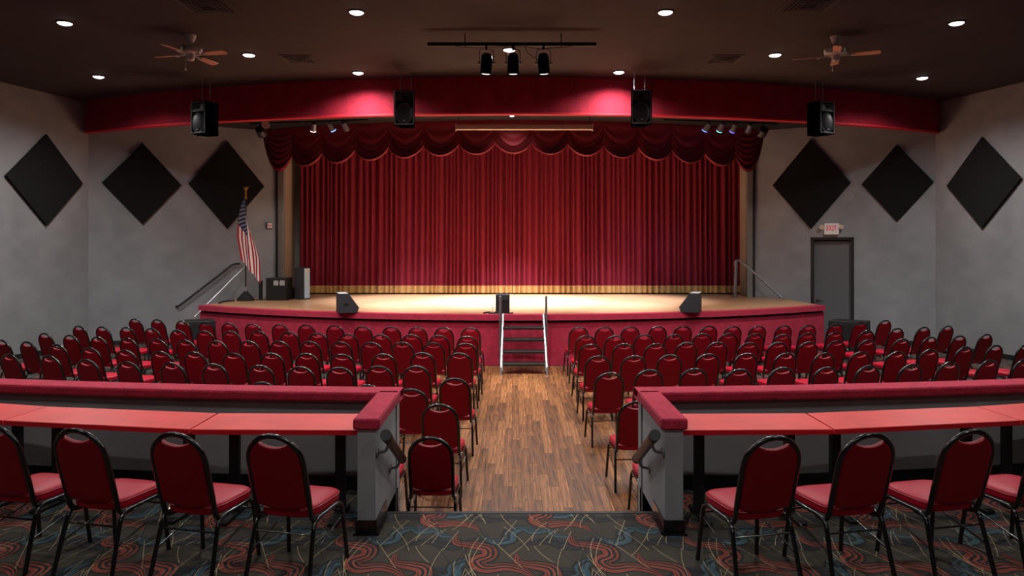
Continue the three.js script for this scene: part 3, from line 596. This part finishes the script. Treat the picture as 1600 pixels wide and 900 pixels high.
// ---------------------------------------------------------------- spotlight bar with three cans
{
  const o = thing('lighting_bar', 'long black lighting bar hung from the ceiling on two rods', 'lighting bar', [0, CEIL, -12.22]);
  obj('pipe', [box(2.84, .062, .05, 0, -.185, 0)], M.black, o);
  for (const x of [-.79, .83]) obj('rod', [bar(V(x, 0, 0), V(x, -.24, 0), .01), box(.05, .05, .06, x, -.185, 0)], M.black, o);
  obj('cable', [tube([V(-.95, -.22, .02), V(-.6, -.25, .02), V(-.2, -.225, .02), V(.2, -.23, .02), V(.5, -.26, .02), V(1, -.22, .02)], .006, 40, 6), tube([V(.22, -.21, .03), V(.26, -.33, .03), V(.42, -.44, .02), V(.5, -.43, 0)], .006, 24, 6)], M.black, o);
  [[-.43, -2.2, 'left'], [.02, 0, 'middle'], [.53, 2.3, 'right']].forEach(([x, tx, n]) => {
    const p = V(x, CEIL - .5, -12.22), aim = V(tx * .03, -1, -.2).normalize();
    const c = thing('stage_spotlight', `black spotlight can on the lighting bar, ${n} of three`, 'spotlight', [p.x, p.y, p.z], 0, 'spotlights on the lighting bar');
    const q = new THREE.Quaternion().setFromUnitVectors(V(0, -1, 0), aim), ori = g => g.applyQuaternion(q);
    obj('housing', ori(new THREE.LatheGeometry([[.001, .17], [.05, .165], [.085, .13], [.095, .08], [.1, .06], [.1, -.16], [.108, -.165], [.108, -.18], [.1, -.18], [.098, -.15], [.09, -.1]].map(a => new THREE.Vector2(...a)), 28)), new THREE.MeshStandardMaterial({ color: 0x2a2a2d, roughness: .18, metalness: .85, side: THREE.DoubleSide }), c);
    const lens = obj('lens', ori(new THREE.SphereGeometry(.096, 24, 8, 0, Math.PI * 2, Math.PI / 2, Math.PI / 2).scale(1, .35, 1).translate(0, -.155, 0)), M.parGlow, c);
    obj('yoke', [tube([V(-.115, 0, 0), V(-.118, .18, 0), V(-.08, .22, 0), V(0, .225, 0), V(.08, .22, 0), V(.118, .18, 0), V(.115, 0, 0)], .008, 32, 6), cyl(.02, .02, .04, 10).rotateZ(Math.PI / 2).translate(-.125, 0, 0), cyl(.02, .02, .04, 10).rotateZ(Math.PI / 2).translate(.125, 0, 0)], M.greyMetal, c);
    obj('clamp', [box(.04, .1, .05, 0, .265, 0)], M.black, c);
    const l = new THREE.SpotLight(0xfff0dc, PAR_POWER, 0, .36, .8, 2); l.position.copy(aim.clone().multiplyScalar(.23)); l.target.position.copy(aim.clone().multiplyScalar(5)); l.castShadow = true; l.shadow.radius = 4; c.add(l, l.target);
  });
}

// ---------------------------------------------------------------- hanging loudspeakers
function hangingSpeaker(x, d, yaw, y, label) {
  const o = thing('hanging_speaker', label, 'speaker', [x, y, -d], yaw, 'loudspeakers hung in front of the header');
  const w = .4, h = .68, s = new THREE.Shape([[-w / 2, .2], [w / 2, .2], [w / 2 - .06, -.18], [-w / 2 + .06, -.18]].map(p => new THREE.Vector2(...p)));
  obj('cabinet', new THREE.ExtrudeGeometry(s, { depth: h, bevelEnabled: true, bevelSize: .012, bevelThickness: .012, bevelSegments: 2 }).rotateX(-Math.PI / 2).scale(1, 1, -1).translate(0, 0, 0), M.blackMatte, o);
  const f = .214;
  obj('front_frame', [rbox(.03, h, .03, .008, -w / 2 + .015, h / 2, f), rbox(.03, h, .03, .008, w / 2 - .015, h / 2, f), rbox(w, .03, .03, .008, 0, h - .015, f), rbox(w, .03, .03, .008, 0, .015, f)], std(0x46474b, .4), o);
  obj('grille', new THREE.SphereGeometry(.165, 32, 12, 0, Math.PI * 2, 0, Math.PI / 2).rotateX(Math.PI / 2).scale(1, 1.22, .22).translate(0, .225, f - .006), std(0x2b2c30, .42), o);
  obj('grille_rim', new THREE.TorusGeometry(.168, .012, 8, 36).scale(1, 1.22, 1).translate(0, .225, f), std(0x3a3b3f, .35), o);
  obj('horn', [[[-.165, h - .05], [.165, h - .05], [.05, h - .11], [-.05, h - .11]], [[-.165, h - .215], [-.05, h - .15], [.05, h - .15], [.165, h - .215]], [[-.165, h - .05], [-.05, h - .11], [-.05, h - .15], [-.165, h - .215]], [[.165, h - .05], [.165, h - .215], [.05, h - .15], [.05, h - .11]]].map(q => surface(1, 1, (u, v) => { const a = q[0], b = q[1], c = q[2], e = q[3], L = (m, n, t) => m + (n - m) * t, X = L(L(a[0], b[0], u), L(e[0], c[0], u), v), Y = L(L(a[1], b[1], u), L(e[1], c[1], u), v); return V(X, Y, f + .004 - (Math.abs(X) < .06 && Math.abs(Y - h + .13) < .03 ? 0 : -.012)); })), std(0x222327, .35, 0, { side: THREE.DoubleSide }), o);
  const b = obj('badge', rbox(.04, .02, .012, .003, 0, .08, f + .03), M.silver, o);
  for (const e of [-1, 1]) { const links = []; const top = CEIL - y; for (let k = 0, n = Math.floor((top - h) / .045); k <= n; k++) links.push(new THREE.TorusGeometry(.014, .004, 6, 10).scale(1, 1.7, 1).rotateY(k % 2 ? Math.PI / 2 : 0).translate(e * .11, Math.min(h + .02 + k * .045, top - .02), 0)); obj('chain', links, M.greyMetal, o); }
  for (const e of [-1, 1]) obj('foot', cyl(.015, .015, .03, 10, e * .13, -.022, .1), M.rubber, o);
}
hangingSpeaker(-6.55, 15.55, -.42, 4.92, 'black loudspeaker hanging at far left, turned outward');
hangingSpeaker(-2.18, 14.9, 0, 5.0, 'black loudspeaker hanging left of centre, facing the seats');
hangingSpeaker(2.62, 14.9, 0, 5.02, 'black loudspeaker hanging right of centre, facing the seats');
hangingSpeaker(6.6, 15.6, .42, 4.93, 'black loudspeaker hanging at far right, turned outward');

// ---------------------------------------------------------------- projection screen case and small stage lights
{
  const o = thing('screen_case', 'long beige projector screen case hung before the valance', 'screen case', [.28, 5.25, -16.6]);
  obj('case', [rbox(3.1, .12, .13, .02)], M.beige, o);
  for (const e of [-1, 1]) obj('end_plate', box(.02, .15, .15, e * 1.56, 0, 0), M.white, o);
  for (const e of [-1, 1]) obj('hanger', bar(V(e * 1.5, .06, 0), V(e * 1.5, .5, 0), .008), M.black, o);
}
{
  const pipeL = obj('light_pipe', bar(V(-6.4, 5.52, -17.75), V(-3.4, 5.52, -17.2), .025, 10), M.black); tag(pipeL, 'thin black pipe carrying the small lights at left', 'pipe');
  const pipeR = obj('light_pipe', bar(V(3.6, 5.52, -17.2), V(6.5, 5.52, -17.75), .025, 10), M.black); tag(pipeR, 'thin black pipe carrying the small lights at right', 'pipe');
  const small = (x, d, tx, col, lit, label) => {
    const o = thing('accent_light', label, 'accent light', [x, 5.44, -d], 0);
    const aim = V(tx, -1.1, -.9).normalize(), q = new THREE.Quaternion().setFromUnitVectors(V(0, -1, 0), aim);
    obj('housing', [cyl(.055, .075, .2, 16, 0, -.06, 0).applyQuaternion(q), box(.03, .06, .03, 0, .03, 0)], M.greyMetal, o);
    obj('lens', cyl(.07, .07, .012, 16, 0, -.165, 0).applyQuaternion(q), new THREE.MeshStandardMaterial({ color: lit ? 0xffffff : 0xb8a890, emissive: col, emissiveIntensity: lit ? 10 : 0, roughness: .3 }), o);
    if (lit) { const l = new THREE.SpotLight(col, 8, 0, .5, .6, 2); l.position.copy(aim.clone().multiplyScalar(.19)); l.target.position.copy(aim.clone().multiplyScalar(3)); l.castShadow = true; o.add(l, l.target); }
  };
  small(-4.75, 17.42, -.4, 0xfff0e0, true, 'small white accent light under the header at left');
  small(-4.35, 17.35, .5, 0x4a8cff, true, 'small blue accent light under the header at left');
  small(-4.0, 17.3, .4, 0xffffff, false, 'small unlit accent light right of the blue one');
  small(4.7, 17.4, -.5, 0x3a5cff, true, 'leftmost blue accent light under the header at right');
  small(5.05, 17.47, -.3, 0x38e0c8, true, 'green accent light under the header at right');
  small(5.38, 17.54, -.3, 0x4038ff, true, 'second blue accent light right of the green one');
  small(5.77, 17.61, -.2, 0xffffff, false, 'unlit accent light at the right end of the pipe');
  for (const s of [-1, 1]) { const o = thing('par_can', s < 0 ? 'black can light at the left end of the valance' : 'black can light at the right end of the valance', 'can light', [s * 6.1, 5.41, -17.65]); obj('housing', [cyl(.1, .12, .2, 20).rotateX(1.2).translate(0, -.1, 0), box(.03, .12, .03, 0, .02, 0)], M.black, o); obj('lens', cyl(.1, .1, .01, 20).rotateX(1.2).translate(0, -.06, .105), M.charcoal, o); }
  const r = thing('round_lamp', 'round pale lamp face at the left end of the valance', 'lamp', [-5.83, 5.46, -17.2]); obj('housing', cyl(.1, .09, .1, 24).rotateX(Math.PI / 2).translate(0, -.05, -.03), M.charcoal, r); obj('lens', cyl(.096, .096, .012, 24).rotateX(Math.PI / 2).translate(0, -.05, .026), std(0xd8b8a4, .5), r); obj('hanger', box(.02, .3, .02, 0, .18, -.03), M.black, r);
}

// ---------------------------------------------------------------- things on the stage
function wedge(x, d, yaw, label) {
  const o = thing('floor_monitor', label, 'speaker', [x, STAGE_Y, -d], yaw, 'wedge monitors on the stage lip');
  const s = new THREE.Shape([[-.18, 0], [.2, 0], [.24, .1], [.02, .4], [-.18, .4]].map(p => new THREE.Vector2(...p)));
  obj('cabinet', new THREE.ExtrudeGeometry(s, { depth: .42, bevelEnabled: true, bevelSize: .01, bevelThickness: .01, bevelSegments: 2 }).translate(0, .012, -.21), M.charcoal, o);
  obj('lit_top', rbox(.2, .01, .42, .004, -.08, .428, 0), std(0xc9cacc, .45), o);  // pale grey puts the light from above into the colour of the top
  obj('grille', box(.4, .01, .38).rotateZ(-Math.atan2(.3, .22)).translate(.139, .262, 0), M.black, o);
  obj('side_handle', rbox(.1, .05, .012, .004, -.02, .2, .222), M.black, o);
}
wedge(-3.62, 15.85, .35, 'wedge monitor speaker on the left half of the stage lip');
wedge(3.95, 15.95, Math.PI - .35, 'wedge monitor speaker on the right half of the stage lip');
{
  const o = thing('center_speaker', 'black box speaker with grey top standing behind the stage stairs', 'speaker', [-.2, STAGE_Y, -15.72]);
  obj('cabinet', rbox(.3, .4, .26, .012, 0, .2, 0), M.black, o); obj('top', rbox(.29, .012, .25, .004, 0, .405, 0), M.greyMetal, o);
  obj('rear_plate', box(.24, .09, .006, 0, .34, .132), M.charcoal, o);
  const c = obj('cable_heap', [tube([V(-.62, 1.1, -15.6), V(-.5, 1.12, -15.58), V(-.4, 1.1, -15.62), V(-.32, 1.13, -15.6), V(-.28, 1.1, -15.55), V(-.36, 1.1, -15.5), V(-.5, 1.105, -15.54)], .018, 60, 8), tube([V(-.1, 1.1, -15.5), V(0, 1.11, -15.55), V(.02, 1.1, -15.6), V(-.06, 1.105, -15.48)], .01, 30, 6)], M.rubber); tag(c, 'black cables lying left of the stair-top speaker', 'cable');
  const w = obj('wire_stand', [tube([V(-.42, STAGE_Y, -15.72), V(-.42, 1.25, -15.72), V(-.32, 1.27, -15.72), V(-.31, STAGE_Y, -15.72)], .007, 24, 6), bar(V(-.42, 1.2, -15.72), V(-.31, 1.2, -15.72), .006)], M.silver); tag(w, 'small bent wire stand beside the stair-top speaker', 'stand');
}
for (const s of [-1, 1]) {
  const o = thing('black_subwoofer', s < 0 ? 'large black speaker box on the floor at the left stage corner' : 'large black speaker box on the floor at the right stage corner', 'speaker box', s < 0 ? [-7.1, 0.002, -16.5] : [7.62, 0.002, -16.4], s < 0 ? .5 : -.72);
  obj('cabinet', rbox(s < 0 ? .62 : .72, .85, .62, .012, 0, .425, 0), M.black, o);
  obj('grille', rbox(s < 0 ? .54 : .64, .74, .02, .006, 0, .43, .312), M.blackMatte, o);
}
{
  const [bx, bd] = [-6.2, 19.35], o = thing('equipment_box', 'black cabinet box with two white socket plates on the stage at left', 'cabinet', [bx, STAGE_Y, -bd], -.08);
  obj('body', rbox(.55, .58, .45, .012, 0, .29, 0), M.black, o);
  obj('lid', rbox(.56, .02, .46, .006, 0, .585, 0), M.charcoal, o);
  for (const x of [0, .17]) { const p = obj('socket_plate', rbox(.12, .12, .008, .003, x, .46, .228), M.white, o); for (const i of [-1, 1]) for (const j of [-1, 1]) obj('socket', rbox(.035, .035, .006, .003, x + i * .027, .46 + j * .027, .233), M.black, p); }
  const t = thing('tower_unit', 'slim dark tower unit with pale blue front beside the curtain', 'appliance', [-5.66, STAGE_Y, -19.6], -.3);
  obj('body', rbox(.28, .86, .3, .01, 0, .43, 0), M.charcoal, t); obj('front_panel', rbox(.02, .8, .24, .006, .148, .43, 0), std(0xa9c4d6, .3), t);
  obj('control_strip', box(.006, .04, .12, .16, .76, 0), std(0xd8a070, .5), t);
  const k = obj('cable_coil', [0, 1, 2].map(i => new THREE.TorusGeometry(.13 - i * .02, .012, 8, 24).translate(-5.93, STAGE_Y + .16, -19.75 + i * .02)).concat(box(.2, .3, .1, -5.93, STAGE_Y + .15, -19.88)), M.black); tag(k, 'coiled black cable on a small box between cabinet and tower', 'cable');
}
// flag on a stand
{
  const X = -7.02, D = 19.15, o = thing('flag_stand', 'gold topped flag pole on a dark base at the left stage end', 'flag pole', [X, STAGE_Y, -D]);
  obj('base', new THREE.LatheGeometry([[.001, .0], [.24, .0], [.24, .03], [.18, .1], [.09, .2], [.05, .24], [.001, .24]].map(p => new THREE.Vector2(...p)), 8), M.blackMatte, o);
  obj('pole', cyl(.018, .018, 2.5, 12, 0, 1.45, 0), M.black, o); obj('collar', cyl(.028, .028, .12, 12, 0, .3, 0), M.silver, o);
  const gold = std(0xb98a3c, .35, .7);
  obj('gold_tip', [cyl(.02, .02, .18, 12, 0, 2.79, 0), cyl(.035, .03, .05, 12, 0, 2.7, 0)], gold, o);
  obj('eagle', [new THREE.SphereGeometry(.03, 12, 10).scale(1, 1.5, 1).translate(0, 2.93, 0), new THREE.SphereGeometry(.017, 10, 8).translate(.01, 2.99, .01), new THREE.ConeGeometry(.026, .1, 4).rotateZ(.75).translate(-.05, 2.97, 0), new THREE.ConeGeometry(.026, .1, 4).rotateZ(-.75).translate(.05, 2.97, 0)], gold, o);
  const c = document.createElement('canvas'); c.width = 512; c.height = 390; const g = c.getContext('2d');
  for (let i = 0; i < 13; i++) { g.fillStyle = i % 2 ? '#e6dfd8' : '#a3162c'; g.fillRect(0, i * 30, 512, 30); }
  g.fillStyle = '#1a2143'; g.fillRect(0, 0, 220, 210); g.fillStyle = '#f0ece6';
  const star = (x, y, r) => { g.beginPath(); for (let k = 0; k < 10; k++) { const a = k * Math.PI / 5 - Math.PI / 2, q = k % 2 ? r * .4 : r; k ? g.lineTo(x + Math.cos(a) * q, y + Math.sin(a) * q) : g.moveTo(x + Math.cos(a) * q, y + Math.sin(a) * q); } g.fill(); };
  for (let r = 0; r < 9; r++) for (let k = 0; k < (r % 2 ? 5 : 6); k++) star(18 + (r % 2 ? 18 : 0) + k * 36.6, 20 + r * 21.3, 9);
  const t = new THREE.CanvasTexture(c); t.colorSpace = THREE.SRGBColorSpace; t.flipY = true;
  const fl = obj('flag', surface(70, 50, (u, v) => {
    const k = Math.min(1, u * 1.6), spread = (v - .5) * .78 * Math.pow(k, .6) * (1 - .35 * u) + .14 * u;
    const y = 3.78 - .85 * v * (1 - .15 * u) - u * (1.62 - .1 * v) + .12 * u * (1 - u);
    const fold = .035 * Math.sin(v * 13 + u * 2.2) * (.3 + .7 * k);
    return V(X + .02 + spread + .008 * Math.sin(v * 22) * k, y, -D + .06 + fold);
  }), new THREE.MeshStandardMaterial({ map: t, roughness: .75, side: THREE.DoubleSide }));
  const uv = fl.geometry.attributes.uv; for (let i = 0; i < uv.count; i++) uv.setY(i, 1 - uv.getY(i));
  tag(fl, 'stars and stripes flag hanging in folds from the pole', 'flag');
  const m = thing('short_stand', 'short black stand post right of the flag base', 'stand', [-6.68, STAGE_Y, -19.3]); obj('post', cyl(.05, .05, .5, 12, 0, .26, 0), M.black, m); obj('foot', cyl(.12, .13, .015, 16, 0, .009, 0), M.black, m);
  const cb = obj('floor_cable', tube([V(-7.25, 1.105, -18.95), V(-7.38, 1.105, -18.7), V(-7.35, 1.105, -18.3), V(-7.3, 1.105, -18.1)], .02, 24, 6), M.rubber); tag(cb, 'black cable on the stage edge beside the flag base', 'cable');
}
renderer.render(scene, camera);
